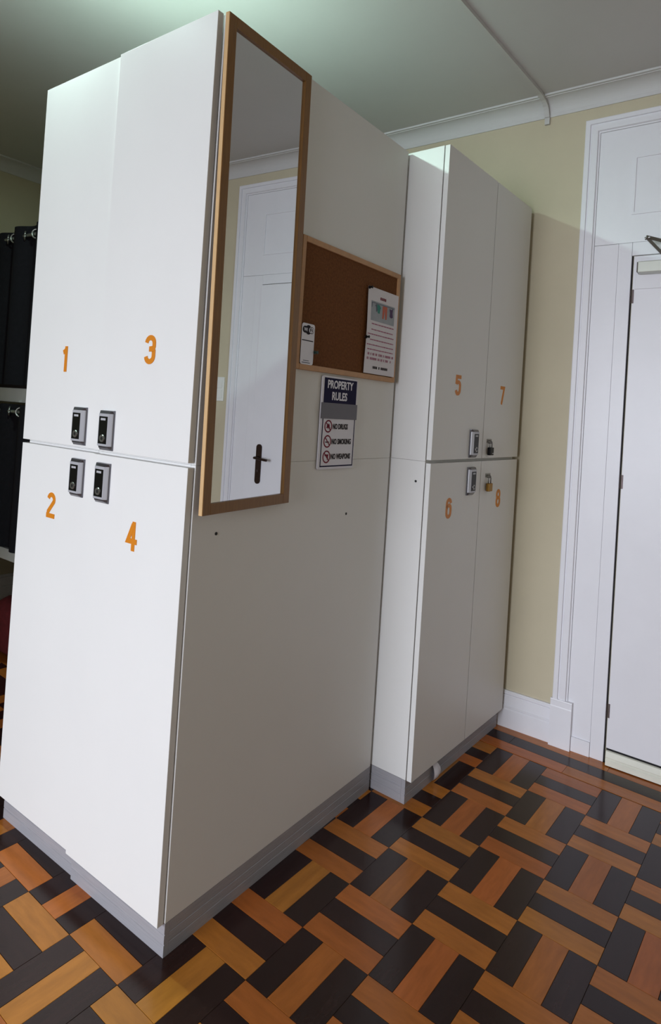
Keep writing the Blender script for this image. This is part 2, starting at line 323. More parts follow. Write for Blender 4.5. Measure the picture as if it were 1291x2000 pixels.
def lock(parent, x, z, yf):
    if not LOCKME:
        for n, b, m in (('digital_lock', lock_bm(), M['chrome']),):
            bmesh.ops.recalc_face_normals(b, faces=b.faces[:]); me = bpy.data.meshes.new(n); b.to_mesh(me); b.free(); me.materials.append(m); LOCKME[n] = me
        b = box(-0.0195, 0.0195, -0.0180, -0.0165, -0.038, 0.0395, bev=0.0006); me = bpy.data.meshes.new('face'); b.to_mesh(me); b.free(); me.materials.append(M['blackgloss']); LOCKME['face_plate'] = me
        b = bmesh.new(); prism(b, [(-0.0293, -0.0060), (-0.0285, -0.0092), (-0.0222, -0.0172), (0.0222, -0.0172), (0.0285, -0.0092), (0.0293, -0.0060)], 'z', -0.0440, 0.0475); bmesh.ops.recalc_face_normals(b, faces=b.faces[:]); me = bpy.data.meshes.new('lit_bezel'); b.to_mesh(me); b.free(); me.materials.append(M['lit_bezel']); LOCKME['lit_bezel'] = me  # front and slopes coloured bright as if lit, over the darker body
        b = bmesh.new(); cyl(b, (0, -0.0170, -0.0225), (0, -0.0205, -0.0225), 0.0115, 20, 0.0100); me = bpy.data.meshes.new('key'); b.to_mesh(me); b.free(); me.materials.append(M['steel']); LOCKME['key_cylinder'] = me
        b = bmesh.new(); cyl(b, (0.0012, -0.0200, -0.0225), (0.0012, -0.0210, -0.0225), 0.0050, 14); me = bpy.data.meshes.new('slot'); b.to_mesh(me); b.free(); me.materials.append(M['keyhole']); LOCKME['keyhole'] = me
        b = bmesh.new()
        for i, (a, c) in enumerate(((-0.011, -0.0065), (-0.0055, -0.001), (0.000, 0.0045), (0.0055, 0.0105))): bx(b, a, c, -0.0184, -0.0179, 0.0285, 0.0345)
        me = bpy.data.meshes.new('mark'); b.to_mesh(me); b.free(); me.materials.append(M['logo']); LOCKME['printed_mark'] = me
    L = None
    for n in ('digital_lock', 'lit_bezel', 'face_plate', 'key_cylinder', 'keyhole', 'printed_mark'):
        o = bpy.data.objects.new(n, LOCKME[n]); COL.objects.link(o)
        if L is None: o.parent = parent; o.location = (x, yf, z); L = o
        else: o.parent = L
    L['label'] = 'chrome digital lock with black face'
def locker(label, loc, rotz, x0, x1, z0, z1, depth, door, number, group, lockpos=None, plinth=None, side_right=False, tiltx=0.0, door_drop=0.0):
    t = thing('locker', label, 'locker', loc, rotz, group)
    zb = z0 + (PZ if plinth else 0)
    th = 0.018; e = 0.0006
    obj('side_panel', box(x0+e, x0+th, 0, depth, zb, z1-e, bev=0.0008), M['laminate'], t)
    obj('side_panel', box(x1-th, x1-e*0.2, 0, depth, zb, z1-e, bev=0.0008), M['laminate'], t)
    obj('top_panel', box(x0+th, x1-th, 0.0, depth, z1-th-e, z1-e), M['laminate'], t)
    obj('bottom_panel', box(x0+th, x1-th, 0.0, depth, zb, zb+th), M['laminate'], t)
    obj('back_panel', box(x0+th, x1-th, depth-0.008, depth, zb+th, z1-th-e), M['laminate'], t)
    dx0, dx1, dz0, dz1 = door
    d = obj('door', box(dx0, dx1, -DT, -0.0035, dz0-dz1, 0, bev=0.0007), M['laminate'], t)
    d.location = (0, 0, dz1); d.rotation_euler = (tiltx, 0, 0)
    nm = obj('number', digit_mesh(number[0]), M['orange'], t, 'orange numeral %d' % number[0]); nm.location = (number[1], -DT-0.0002 + (math.sin(tiltx)*(number[2]-dz1)*-1 if tiltx else 0)*-1, number[2])
    if lockpos: lock(t, lockpos[0], lockpos[1], -DT + (math.sin(tiltx)*(lockpos[1]-dz1)*-1 if tiltx else 0)*-1)
    if plinth:
        # front board and side board, each with two shallow grooves
        def prof(s): return [(0.016*s, 0), (0, 0), (0, 0.030), (0.0015*s, 0.031), (0.0015*s, 0.033), (0, 0.034), (0, 0.055), (0.0015*s, 0.056), (0.0015*s, 0.058), (0, 0.059), (0, PZ-0.0005), (0.016*s, PZ-0.0005)]
        bm = bmesh.new(); prism(bm, [(u, z) for u, z in prof(1)], 'x', x0+e, x1-0.0003); obj('plinth', bm, M['plinth'], t, 'grey plinth board')
        if 'R' in plinth: bm = bmesh.new(); prism(bm, [(x1-0.0002-u, z) for u, z in prof(1)], 'y', 0.0165, depth); obj('plinth', bm, M['plinth'], t, 'grey plinth board')
        if 'L' in plinth: bm = bmesh.new(); prism(bm, [(x0+e+u, z) for u, z in prof(1)], 'y', 0.0165, depth); obj('plinth', bm, M['plinth'], t, 'grey plinth board')
    return t
def hole(t, x, y, z, axis):
    bm = bmesh.new()
    if axis == 'x': cyl(bm, (x-0.0010, y, z), (x+0.0008, y, z), 0.0045, 14)
    else: cyl(bm, (x, y+0.0010, z), (x, y-0.0008, z), 0.0035, 14)
    obj('screw_hole', bm, M['keyhole'], t, 'dark screw hole')
G1 = 'numbered white lockers of the near block'; G2 = 'numbered white lockers of the far block'
D1 = 0.962
L3 = locker('upper white locker with orange number 3 and the mirror on its side', (0, 0, SPL), 0, -0.4118, 0, 0, H-SPL, D1, (-0.4095, -0.004, 0.006, H-SPL), (3, -0.183, 1.534-SPL), G1, (-0.346, 1.305-SPL), tiltx=0.0)
L4 = locker('lower white locker with orange number 4 at the nearest corner', (0, 0, 0), 0, -0.4118, 0, 0, SPL, D1, (-0.4095, -0.003, PZ, SPL-0.006), (4, -0.207, 1.029), G1, (-0.349, 1.156), plinth='R')
L1 = locker('upper white locker with orange number 1, left of number 3', (0, 0.008, SPL), 0, -0.8165, -0.4122, 0, H-SPL, D1-0.008, (-0.8165, -0.4115, 0.006, H-SPL), (1, -0.601, 1.5085-SPL), G1, (-0.492, 1.308-SPL))
L2 = locker('lower white locker with orange number 2, left of number 4', (0, 0.008, 0), 0, -0.8165, -0.4122, 0, SPL, D1-0.008, (-0.8165, -0.4115, PZ, SPL-0.006), (2, -0.623, 1.054), G1, (-0.487, 1.155), plinth='L')
hole(L4, 0, 0.087, 1.057, 'x'); hole(L4, 0, 0.694, 1.054, 'x')
A2 = PI/2 - 0.0361; P0 = (0.145, 0.970, 0); P0u = (0.145, 0.970, SPL); D2 = 0.50; W5 = 0.429; W7 = 0.812
L5 = locker('upper white locker with orange number 5 beside the cork board corner', P0u, A2, 0, W5, 0, H-SPL, D2, (0.0015, W5-0.0022, 0.006, H-SPL-0.001), (5, 0.177, 1.531-SPL), G2, (0.333, 1.307-SPL))
L6 = locker('lower white locker with orange number 6, under number 5', P0, A2, 0, W5, 0, SPL, D2, (0.0015, W5-0.0022, PZ, SPL-0.006), (6, 0.161, 1.060), G2, (0.330, 1.156), plinth='L')
L7 = locker('upper white locker with orange number 7 closed by a black padlock', P0u, A2, W5, W7, 0, H-SPL, D2, (W5+0.0022, W7, 0.006, H-SPL-0.001), (7, 0.600, 1.517-SPL), G2)
L8 = locker('lower white locker with orange number 8 closed by a brass padlock', P0, A2, W5, W7, 0, SPL, D2, (W5+0.0022, W7, PZ, SPL-0.006), (8, 0.620, 1.068), G2, plinth='F')
hole(L6, 0.0006, 0.034, 1.164, 'x')
bpy.context.view_layer.update()
# hasps (parts of lockers 7 and 8) and the padlocks hanging from them
def hasp(t, x, z):
    bm = bmesh.new(); yf = -DT
    bx(bm, x-0.026, x+0.020, yf-0.002, yf, z-0.007, z+0.009, bev=0.0006)
    tube(bm, [(x-0.006, yf, z+0.002), (x-0.006, yf-0.012, z+0.002), (x-0.006, yf-0.016, z-0.003), (x-0.006, yf-0.012, z-0.008), (x-0.006, yf-0.001, z-0.008)], 0.0020, 8)
    cyl(bm, (x-0.019, yf-0.001, z+0.001), (x-0.019, yf-0.004, z+0.001), 0.003, 10); cyl(bm, (x+0.013, yf-0.001, z+0.001), (x+0.013, yf-0.004, z+0.001), 0.003, 10)
    obj('hasp', bm, M['steel'], t, 'steel hasp')
hasp(L7, 0.494, 1.317-SPL); hasp(L8, 0.502, 1.172)
def padlock(label, x, ztop, hb, wb, sh, m, mark):
    w = Matrix.Rotation(A2, 4, 'Z'); loc = Vector(P0) + w @ Vector((x-0.006, -DT-0.0115, 0))
    t = thing('padlock', label, 'padlock', (loc.x, loc.y, ztop-sh-hb), A2, 'padlocks on the far lockers')
    obj('body', box(-wb/2, wb/2, -0.0075, 0.0075, 0, hb, bev=0.0025, seg=2), m, t, smooth=False)
    r = wb*0.30; pts = [(-r, 0, hb-0.004), (-r, 0, hb+sh-r)] + [(r*math.cos(math.radians(a)), 0, hb+sh-r+r*math.sin(math.radians(a))) for a in (150, 120, 90, 60, 30)] + [(r, 0, hb+sh-r), (r, 0, hb-0.004)]
    bm = bmesh.new(); tube(bm, pts, 0.0024, 10); obj('shackle', bm, M['steel'], t, 'steel shackle', smooth=True)
    if mark: obj('printed_mark', box(0.002, 0.011, -0.0081, -0.0074, 0.006, 0.010), M['logo'], t)
    else: bm = bmesh.new(); cyl(bm, (0, 0, 0.001), (0, 0, -0.001), 0.004, 12); obj('keyway', bm, M['keyhole'], t)
padlock('black padlock hanging from the hasp of locker 7', 0.494, 1.3155, 0.033, 0.034, 0.024, M['blackp'], True)
padlock('brass padlock hanging from the hasp of locker 8', 0.502, 1.1705, 0.034, 0.036, 0.030, M['brass'], False)

# ------------------------------------------------------------------ mirror
n = Vector((1, 0.0384, 0.0028)).normalized()
roll = -0.0134
upv = Vector((0, roll*-1*-1, 1)); upv = (upv - n*upv.dot(n)).normalized(); xv = upv.cross(n) * -1
xv = (-n).cross(upv) ; yl = -n
cen = Vector((0.01776, 0.1720, 1.7555))
mir = thing('wall_mirror', 'tall oak-framed mirror hung on the side of the near locker block', 'mirror')
xv = yl.cross(upv).normalized()
mir.matrix_world = Matrix(((xv.x, yl.x, upv.x, cen.x), (xv.y, yl.y, upv.y, cen.y), (xv.z, yl.z, upv.z, cen.z), (0, 0, 0, 1)))
MW, MH, FW = 0.178, 0.6375, 0.0285
FB, FF = 0.0065, -0.0065     # back and front of the frame, glass at ~0
for a, b, c, d, nm_ in ((-MW, -MW+FW, -MH, MH, 's'), (MW-FW, MW, -MH, MH, 's'), (-MW+FW, MW-FW, MH-FW, MH, 't'), (-MW+FW, MW-FW, -MH, -MH+FW, 't')):
    bm = box(a, b, FF, FB, c, d, bev=0.0008); obj('frame_rail', bm, M['mframe'], mir)
obj('edge_band', box(-MW-0.0006, -MW, FF+0.001, FB, -MH, MH), mat('pale_edge_wood', rgb(206, 170, 122), 0.5, noise=0.06, nscale=20), mir, 'pale wood edge facing the window')
obj('mirror_glass', box(-MW+FW-0.002, MW-FW+0.002, 0.0, 0.004, -MH+FW-0.002, MH-FW+0.002), M['mirror'], mir, 'silvered mirror glass')

# ------------------------------------------------------------------ cork board and papers on the side panel (local x -> world +y, front -> +x)
RZ = PI/2
cb = thing('cork_board', 'cork notice board in a pale wood frame beside the mirror', 'notice board', (0.0004, 0.647, 1.521), RZ)
bw, bh, fw = 0.293, 0.404, 0.0175
for a, b, c, d in ((-bw, -bw+fw, 0, bh), (bw-fw, bw, 0, bh), (-bw+fw, bw-fw, bh-fw, bh), (-bw+fw, bw-fw, 0, fw)):
    obj('frame_rail', box(a, b, -0.0135, 0, c, d, bev=0.0012), M['cframe'], cb)
obj('cork_panel', box(-bw+fw-0.001, bw-fw+0.001, -0.0075, -0.0005, fw-0.001, bh-fw+0.001), M['cork'], cb)
def sheet(bm, x0, x1, z0, z1, fn, nx=8, nz=10, th=0.0003):
    for s in (0, 1):
        g = [[bm.verts.new((x0+(x1-x0)*i/nx, fn(i/nx, j/nz) - s*th, z0+(z1-z0)*j/nz)) for j in range(nz+1)] for i in range(nx+1)]
        for i in range(nx):
            for j in range(nz): bm.faces.new((g[i][j], g[i+1][j], g[i+1][j+1], g[i][j+1]))
# laundry notice: printed A4 sheet
pw, ph = 0.208, 0.302
nt_ = thing('notice_sheet', 'white printed notice with a photo of hanging clothes pinned on the cork', 'paper', (0.0004, 0.827, 1.541), RZ)
fn = lambda u, v: -0.0140 - 0.0030*(1-u)**2*math.sin(v*PI)**2 + 0.0005*u
bm = bmesh.new(); sheet(bm, -pw/2, pw/2, 0, ph, fn); obj('paper', bm, M['paper'], nt_, smooth=True)
def on_sheet(u_x, z):
    return fn((u_x+pw/2)/pw, z/ph) - 0.0006
def pflat(name, polys, m, parent, lab=None):
    bm = bmesh.new()
    for pl_ in polys:
        # subdivide long bars so that they follow the curl of the sheet
        vs = [bm.verts.new((x, on_sheet(x, z), z)) for x, z in pl_]; bm.faces.new(vs)
    o = obj(name, bm, m, parent, lab); return o
def bar(x0, x1, z0, z1, n=6):
    return [[(x0+(x1-x0)*i/n, z0), (x0+(x1-x0)*(i+1)/n, z0), (x0+(x1-x0)*(i+1)/n, z1), (x0+(x1-x0)*i/n, z1)] for i in range(n)]
Y0, Z0 = 0.827, 1.541
def q(y, z): return (y-Y0, z-Z0)
pflat('photo_print', bar(0.745-Y0, 0.907-Y0, 1.727-Z0, 1.796-Z0, 8), M['photo'], nt_, 'grey photo of clothes on a line')
def deeper(k): 
    global on_sheet
    on_sheet = lambda u_x, z: fn((u_x+pw/2)/pw, z/ph) - 0.0006 - k
deeper(0.0003)
pflat('washing_line', bar(0.748-Y0, 0.905-Y0, 1.789-Z0, 1.7912-Z0, 8) + [[q(0.7475, 1.79), q(0.753, 1.79), q(0.7515, 1.773), q(0.7485, 1.773)]], M['slate'], nt_)
pflat('shirt_print', [[q(0.770, 1.783), q(0.781, 1.789), q(0.788, 1.772), q(0.785, 1.760), q(0.778, 1.762), q(0.777, 1.776)]], M['slate'], nt_)
pflat('shirt_print', [[q(0.783, 1.788), q(0.802, 1.787), q(0.810, 1.778), q(0.806, 1.772), q(0.803, 1.757), q(0.790, 1.757), q(0.786, 1.772)]], M['teal'], nt_)
pflat('trouser_print', [[q(0.822, 1.788), q(0.838, 1.788), q(0.836, 1.770), q(0.832, 1.742), q(0.822, 1.743)], [q(0.838, 1.788), q(0.854, 1.788), q(0.853, 1.743), q(0.844, 1.742), q(0.838, 1.770)]], M['terra'], nt_)
pflat('dress_print', [[q(0.868, 1.788), q(0.874, 1.784), q(0.886, 1.784), q(0.895, 1.790), q(0.893, 1.772), q(0.897, 1.757), q(0.884, 1.753), q(0.873, 1.757), q(0.874, 1.772)]], M['plum'], nt_)
def words(y0, y1, z, h, gap=0.004, seed=1):
    rr = random.Random(seed); out = []; x = y0-Y0
    while x < y1-Y0:
        l = rr.choice((0.006, 0.010, 0.014, 0.018)); e = min(x+l, y1-Y0); out.append([(x, z-Z0-h/2), (e, z-Z0-h/2), (e, z-Z0+h/2), (x, z-Z0+h/2)]); x = e+gap*0.5
    return out
txt = []
for i, (a, b, z) in enumerate(((0.753, 0.909, 1.716), (0.753, 0.903, 1.696), (0.731, 0.911, 1.679), (0.749, 0.911, 1.660), (0.730, 0.912, 1.642), (0.735, 0.912, 1.626))): txt += words(a, b, z, 0.0034, seed=i)
pflat('text_lines', txt, M['magenta'], nt_)
txt = []
rr = random.Random(9)
for a, b, z in ((0.740, 0.918, 1.610), (0.737, 0.914, 1.594)):
    y = a
    while y < b:
        if rr.random() > 0.16: txt.append([q(y, z-0.0042), q(y+0.0042, z-0.0042), q(y+0.0042, z+0.0042), q(y, z+0.0042)])
        y += 0.0066
pflat('bold_lines', txt, M['magenta'], nt_)
txt = [[q(y, 1.5595), q(y+0.006, 1.5595), q(y+0.006, 1.5685), q(y, 1.5685)] for y in [0.780+0.0078*i for i in range(13) if i not in (4, 6)]]
pflat('closing_line', txt, M['ink'], nt_)
txt = [[q(y, 1.806), q(y+0.0072, 1.806), q(y+0.0072, 1.816), q(y, 1.816)] for y in [0.804+0.0105*i for i in range(4)]]
pflat('heading', txt, M['redp'], nt_)
# wifi card
wf = thing('wifi_card', 'small white card with a round dark wireless logo on the board corner', 'card', (0.0004, 0.4035, 1.537), RZ)
def rrect(x0, x1, z0, z1, r, n=5):
    out = []
    for cx, cz, a in ((x1-r, z1-r, 0), (x0+r, z1-r, 90), (x0+r, z0+r, 180), (x1-r, z0+r, 270)): out += arc(cx, cz, r, r, a, a+90, n)
    return out
def plate(pts, y0, y1):
    bm = bmesh.new(); A = [bm.verts.new((x, y0, z)) for x, z in pts]; Bv = [bm.verts.new((x, y1, z)) for x, z in pts]
    bm.faces.new(A); bm.faces.new(Bv[::-1])
    for i in range(len(pts)): bm.faces.new((A[i], A[(i+1) % len(pts)], Bv[(i+1) % len(pts)], Bv[i]))
    return bm
obj('card', plate(rrect(-0.031, 0.031, 0, 0.125, 0.008), -0.0156, -0.0142), M['signw'], wf)
obj('logo', plate(rrect(-0.0285, 0.0265, 0.0955, 0.1165, 0.0105, 8), -0.0160, -0.0156), M['ink'], wf, 'dark rounded wireless logo')
obj('logo_disc', plate([(x, z) for x, z in arc(-0.001, 0.106, 0.0145, 0.0145, 0, 345, 23)], -0.0162, -0.0160), M['ink'], wf)
obj('logo_panel', plate(rrect(0.002, 0.0245, 0.0975, 0.1145, 0.0080, 6), -0.0165, -0.0162), M['signw'], wf)
o = obj('logo_lettering', fit_text('Wi', 0.017, 0.011, 0.0002, 0.02), M['signw'], wf); o.location = (-0.0145, -0.0166, 0.106)
o = obj('logo_lettering', fit_text('Fi', 0.013, 0.011, 0.0002, 0.02), M['ink'], wf); o.location = (0.0125, -0.0168, 0.106)
obj('text_line', box(-0.029, 0.026, -0.0159, -0.0156, 0.0715, 0.0745), M['ink'], wf)
obj('text_line', box(-0.018, 0.010, -0.0159, -0.0156, 0.0110, 0.0130), M['slate'], wf); obj('text_line', box(-0.024, 0.016, -0.0159, -0.0156, 0.0045, 0.0068), M['slate'], wf)
# push pins
def pin(label, y, z, m):
    t = thing('push_pin', label, 'push pin', (0.0004, y, z), RZ, 'pins on the cork board')
    bm = bmesh.new(); cyl(bm, (0, -0.0078, 0), (0, -0.0160, 0), 0.0007, 8); obj('needle', bm, M['steel'], t)
    bm = bmesh.new(); cyl(bm, (0, -0.0155, 0), (0, -0.0175, 0), 0.0058, 14); cyl(bm, (0, -0.0175, 0), (0, -0.0260, 0), 0.0026, 12, 0.0034); cyl(bm, (0, -0.0260, 0), (0, -0.0280, 0), 0.0048, 14); obj('head', bm, m, t)
M['greenp'] = mat('dark_green_plastic', rgb(30, 54, 44), 0.4)
pin('black push pin at the top left corner of the notice', 0.727, 1.8375, M['blackp'])
pin('black push pin halfway down the left edge of the notice', 0.7255, 1.6650, M['blackp'])
pin('dark green push pin at the right edge of the wireless card', 0.4400, 1.578, M['greenp'])

# property rules sign
sg_ = thing('rules_sign', 'white and navy property rules sign under the cork board', 'sign', (0.0004, 0.603, 1.212), RZ)
SWd, SH = 0.1005, 0.3015
obj('panel', plate(rrect(-SWd, SWd, 0, SH, 0.008), -0.0075, -0.0035), M['signw'], sg_)
obj('shade_backing', plate(rrect(-SWd+0.006, SWd-0.006, 0.006, SH-0.006, 0.006), -0.0035, 0.0), M['ink'], sg_, 'dark standoff layer, sign shadow put into its colour')  # standoff coloured dark to give the shadow behind the sign
obj('navy_panel', box(-0.0900, 0.0955, -0.0079, -0.0075, 0.205, 0.2955), M['navy'], sg_, 'navy heading panel')
def letters(s, yc, zc, wd, ht, m, bold=0.03):
    o = obj('lettering', fit_text(s, wd, ht, 0.0003, bold), m, sg_, 'lettering reading ' + s); o.location = (yc-0.603, -0.0082, zc-1.212); return o
letters('PROPERTY', 0.604, 1.4875, 0.146, 0.0275, M['signw']); letters('RULES', 0.601, 1.4500, 0.086, 0.0275, M['signw'])
letters('NO DRUGS', 0.6150, 1.3510, 0.086, 0.0185, M['ink'], 0.03); letters('NO SMOKING', 0.6265, 1.3015, 0.111, 0.0185, M['ink'], 0.03); letters('NO WEAPONS', 0.6270, 1.2525, 0.112, 0.0185, M['ink'], 0.03)
bm = bmesh.new(); ribbon(bm, [(-0.0870, 0.172), (-0.0870, 0.0095), (0.0945, 0.0095), (0.0945, 0.172)], 0.0042, -0.0079, -0.0075); obj('border_line', bm, M['navy'], sg_)
for zc in (1.351, 1.302, 1.252):
    bm = bmesh.new(); ribbon(bm, arc(0.5475-0.603, zc-1.212, 0.0185, 0.0185, 0, 345, 23), 0.0042, -0.0081, -0.0075, True)
    ribbon(bm, [(-0.0555-0.012, zc-1.212+0.012), (-0.0555+0.012, zc-1.212-0.012)], 0.0030, -0.0083, -0.0075)
    obj('prohibition_ring', bm, M['redp'], sg_, 'dark red prohibition ring')
c0 = -0.0555
bm = bmesh.new()
for a in (90, 40, 140, 0, 180, 65, 115):
    L = 0.0145 if a in (90, 65, 115) else 0.0115; dx, dz = math.cos(math.radians(a)), math.sin(math.radians(a))
    pz = 0.135
    vs = [bm.verts.new((c0+x_, -0.0080, pz+z_)) for x_, z_ in ((0, 0), (dx*L*0.55-dz*0.003, dz*L*0.55+dx*0.003), (dx*L, dz*L), (dx*L*0.55+dz*0.003, dz*L*0.55-dx*0.003))]; bm.faces.new(vs)
bx(bm, c0-0.0007, c0+0.0007, -0.0080, -0.0078, 0.128, 0.136); obj('leaf_symbol', bm, M['redp'], sg_)
obj('cigarette_symbol', box(c0-0.011, c0+0.009, -0.0080, -0.0077, 0.086, 0.0895), M['ink'], sg_)
bm = bmesh.new(); bx(bm, c0-0.010, c0+0.010, -0.0080, -0.0077, 0.043, 0.048); bx(bm, c0+0.003, c0+0.009, -0.0080, -0.0077, 0.031, 0.044); bx(bm, c0-0.002, c0+0.002, -0.0080, -0.0077, 0.038, 0.043); obj('pistol_symbol', bm, M['redp'], sg_)
tp = obj('tape_strip', box(-0.1025, 0.1035, -0.0095, -0.0084, 0.1635, 0.2150, bev=0.0003), M['tape'])
tp.location = (0.0004, 0.603, 1.212); tp.rotation_euler = (0, 0, RZ)
tag(tp, 'plain grey strip stuck across the middle of the rules sign', 'tape')

# ------------------------------------------------------------------ door, casing and surround on the back wall
XJ0, XJ1 = 0.633, 1.300       # inner faces of the jambs
XO0, XO1 = 0.415, 1.518       # outer faces of the casing
ZO = 2.765
# outer moulding swept round the opening with mitred corners: profile (inset from the outer edge, projection)
CP = [(0, 0), (0, 0.030), (0.003, 0.032), (0.0205, 0.032), (0.0225, 0.025), (0.0265, 0.025), (0.0285, 0.029), (0.0535, 0.029), (0.0565, 0.020), (0.0610, 0.020), (0.0625, 0.018), (0.0625, 0)]
bm = bmesh.new(); rows = []
for u, d in CP: rows.append([bm.verts.new(p) for p in ((XO0+u, YB-d, 0.2), (XO0+u, YB-d, ZO-u), (XO1-u, YB-d, ZO-u), (XO1-u, YB-d, 0.2))])
for a_, b_ in zip(rows, rows[1:]+rows[:1]):
    for k in range(3): bm.faces.new((a_[k], a_[k+1], b_[k+1], b_[k]))
bm.faces.new([r[0] for r in rows]); bm.faces.new([r[3] for r in rows][::-1])
struct('trim_5', bm, M['trim'])
# flat boards inside the moulding, up to the head board
for i, (a_, b_) in enumerate(((XO0+0.0635, 0.5775), (XJ1+0.0555, XO1-0.0635))): struct('trim_%d' % (6+i), box(a_, b_, YB-0.0170, YB, 0, 2.1995, bev=0.0006), M['trim'])
for i, (a_, b_) in enumerate(((0.5785, 0.633), (XJ1, XJ1+0.0545))): struct('trim_%d' % (14+i), box(a_, b_, YB-0.0195, YB, 0, 2.1995, bev=0.0012), M['trim'])
tr8 = struct('trim_8', box(XO0+0.0635, XO1-0.0635, YB-0.017, YB, 2.2010, ZO-0.0635, bev=0.0006), M['trim'])
bm = bmesh.new(); ribbon(bm, [(0.627, 2.325), (0.627, 2.568), (1.306, 2.568), (1.306, 2.325)], 0.009, YB-0.0215, YB-0.0165, True)
struct('panel_moulding', bm, M['trim'], tr8)
struct('trim_9', box(XJ0+0.001, XJ1-0.001, YB-0.0200, YB, 2.143, 2.1995, bev=0.001), M['trim'])
# plinth blocks
for i, (a, b) in enumerate(((0.409, 0.500), (XO1-0.085, XO1+0.006))):
    bm = bmesh.new(); prism(bm, [(YB-0.0175, 0), (YB-0.036, 0), (YB-0.036, 0.172), (YB-0.0345, 0.176), (YB-0.0345, 0.198), (YB-0.036, 0.200), (YB-0.034, 0.205), (YB-0.0175, 0.205)], 'x', a, b)
    struct('trim_%d' % (10+i), bm, M['trim'])
for i, (a, b) in enumerate(((0.5005, 0.578), (XJ1+0.055, XO1-0.0855))): struct('trim_%d' % (12+i), box(a, b, YB-0.0245, YB-0.018, 0, 0.062, bev=0.0012), M['trim'])
# the door leaf
YD = YB-0.034
dr = struct('door_1', box(XJ0+0.012, XJ1-0.004, YD, YB-0.0005, 0.070, 2.136, bev=0.0015), M['trim'])
struct('shadow_gap', box(XJ0, XJ0+0.0035, YB-0.010, YB-0.0005, 0.0, 2.142), M['skirtgap'], dr)
struct('closer_board', box(XJ0+0.022, 1.03, YD-0.006, YD-0.0002, 1.9945, 2.124, bev=0.0010), M['trim'], dr)
bm = bmesh.new(); prism(bm, [(YD+0.002, 0.004), (YD-0.012, 0.004), (YD-0.012, 0.026), (YD-0.0085, 0.030), (YD-0.0085, 0.034), (YD-0.010, 0.037), (YD-0.006, 0.060), (YD+0.002, 0.062)], 'x', XJ0+0.014, XJ1-0.006)
struct('bottom_rail', bm, M['sillw'], dr)
struct('bottom_gap', box(XJ0+0.013, XJ1-0.005, YD+0.004, YB-0.001, 0.0, 0.070), M['skirtgap'], dr)
for z in (1.965, 1.182, 0.224):
    bm = bmesh.new(); bx(bm, XJ0+0.0125, XJ0+0.0190, YD-0.0016, YD, z-0.029, z+0.029, bev=0.0004); cyl(bm, (XJ0+0.0080, YD-0.003, z-0.029), (XJ0+0.0080, YD-0.003, z-0.002), 0.0035, 12); cyl(bm, (XJ0+0.0080, YD-0.003, z+0.001), (XJ0+0.0080, YD-0.003, z+0.029), 0.0035, 12)
    h_ = struct('hinge', bm, M['hingem'], dr)
# handle
hb = bmesh.new(); ribbon_pts = arc(1.2355, 1.168, 0.019, 0.019, 0, 180, 10) + arc(1.2355, 0.972, 0.019, 0.019, 180, 360, 10)
A = [hb.verts.new((x, YD-0.007, z)) for x, z in ribbon_pts]; Bv = [hb.verts.new((x, YD-0.0002, z)) for x, z in ribbon_pts]
hb.faces.new(A); hb.faces.new(Bv[::-1])
for i in range(len(A)): hb.faces.new((A[i], A[(i+1) % len(A)], Bv[(i+1) % len(A)], Bv[i]))
hd = struct('door_handle', hb, M['darkmetal'], dr)
bm = bmesh.new(); tube(bm, [(1.2355, YD-0.006, 1.108), (1.2355, YD-0.045, 1.108), (1.2310, YD-0.052, 1.108), (1.2200, YD-0.054, 1.108), (1.1850, YD-0.054, 1.104), (1.1400, YD-0.052, 1.100)], 0.0075, 10); struct('lever', bm, M['darkmetal'], hd)
bm = bmesh.new(); cyl(bm, (1.2355, YD-0.007, 1.030), (1.2355, YD-0.010, 1.030), 0.008, 14); struct('key_cylinder', bm, M['hingem'], hd)
# door closer: body on the door, two arms folded to a shoe on the head jamb
dc = thing('door_closer', 'silver overhead door closer with a folding arm on the white door', 'door closer', (0.671, YD-0.006, 2.053))
obj('body', box(0, 0.29, -0.052, -0.0005, 0, 0.046, bev=0.003, seg=2), M['closer'], dc)
obj('end_cap', box(-0.003, 0.0, -0.050, -0.002, 0.002, 0.044, bev=0.0008), M['hingem'], dc)
bm = bmesh.new(); cyl(bm, (0.095, -0.026, 0.046), (0.095, -0.026, 0.066), 0.009, 14); obj('spindle', bm, M['steel'], dc)
SPn = Vector((0.766, 1.744, 2.118)); EL = Vector((0.706, 1.716, 2.187)); SH_ = Vector((0.80, 1.788, 2.172))
off = Vector(dc.location)
def armbar(p, qq, w_, t_):
    p = Vector(p); qq = Vector(qq); d = (qq-p); L = d.length; bm = bmesh.new(); bx(bm, -L/2-0.006, L/2+0.006, -t_/2, t_/2, -w_/2, w_/2, bev=0.0012)
    m = Matrix.Translation((p+qq)/2) @ d.to_track_quat('X', 'Z').to_matrix().to_4x4(); bmesh.ops.transform(bm, matrix=m, verts=bm.verts[:]); return bm
obj('arm', armbar(SPn-off, EL-off, 0.012, 0.006), M['steel'], dc, 'steel closer arm'); obj('arm', armbar(EL+Vector((0, -0.006, 0.004))-off, SH_-off, 0.014, 0.006), M['steel'], dc, 'steel closer arm')
bm = bmesh.new(); e_ = EL-off; cyl(bm, e_+Vector((-0.010, -0.001, 0.000)), e_+Vector((0.010, -0.003, 0.004)), 0.006, 12); obj('elbow_pin', bm, M['steel'], dc)
bm = bmesh.new(); bx(bm, 0.775, 0.83, 1.790, 1.7998, 2.158, 2.186, bev=0.0015); bmesh.ops.translate(bm, verts=bm.verts[:], vec=-off); obj('shoe', bm, M['steel'], dc)
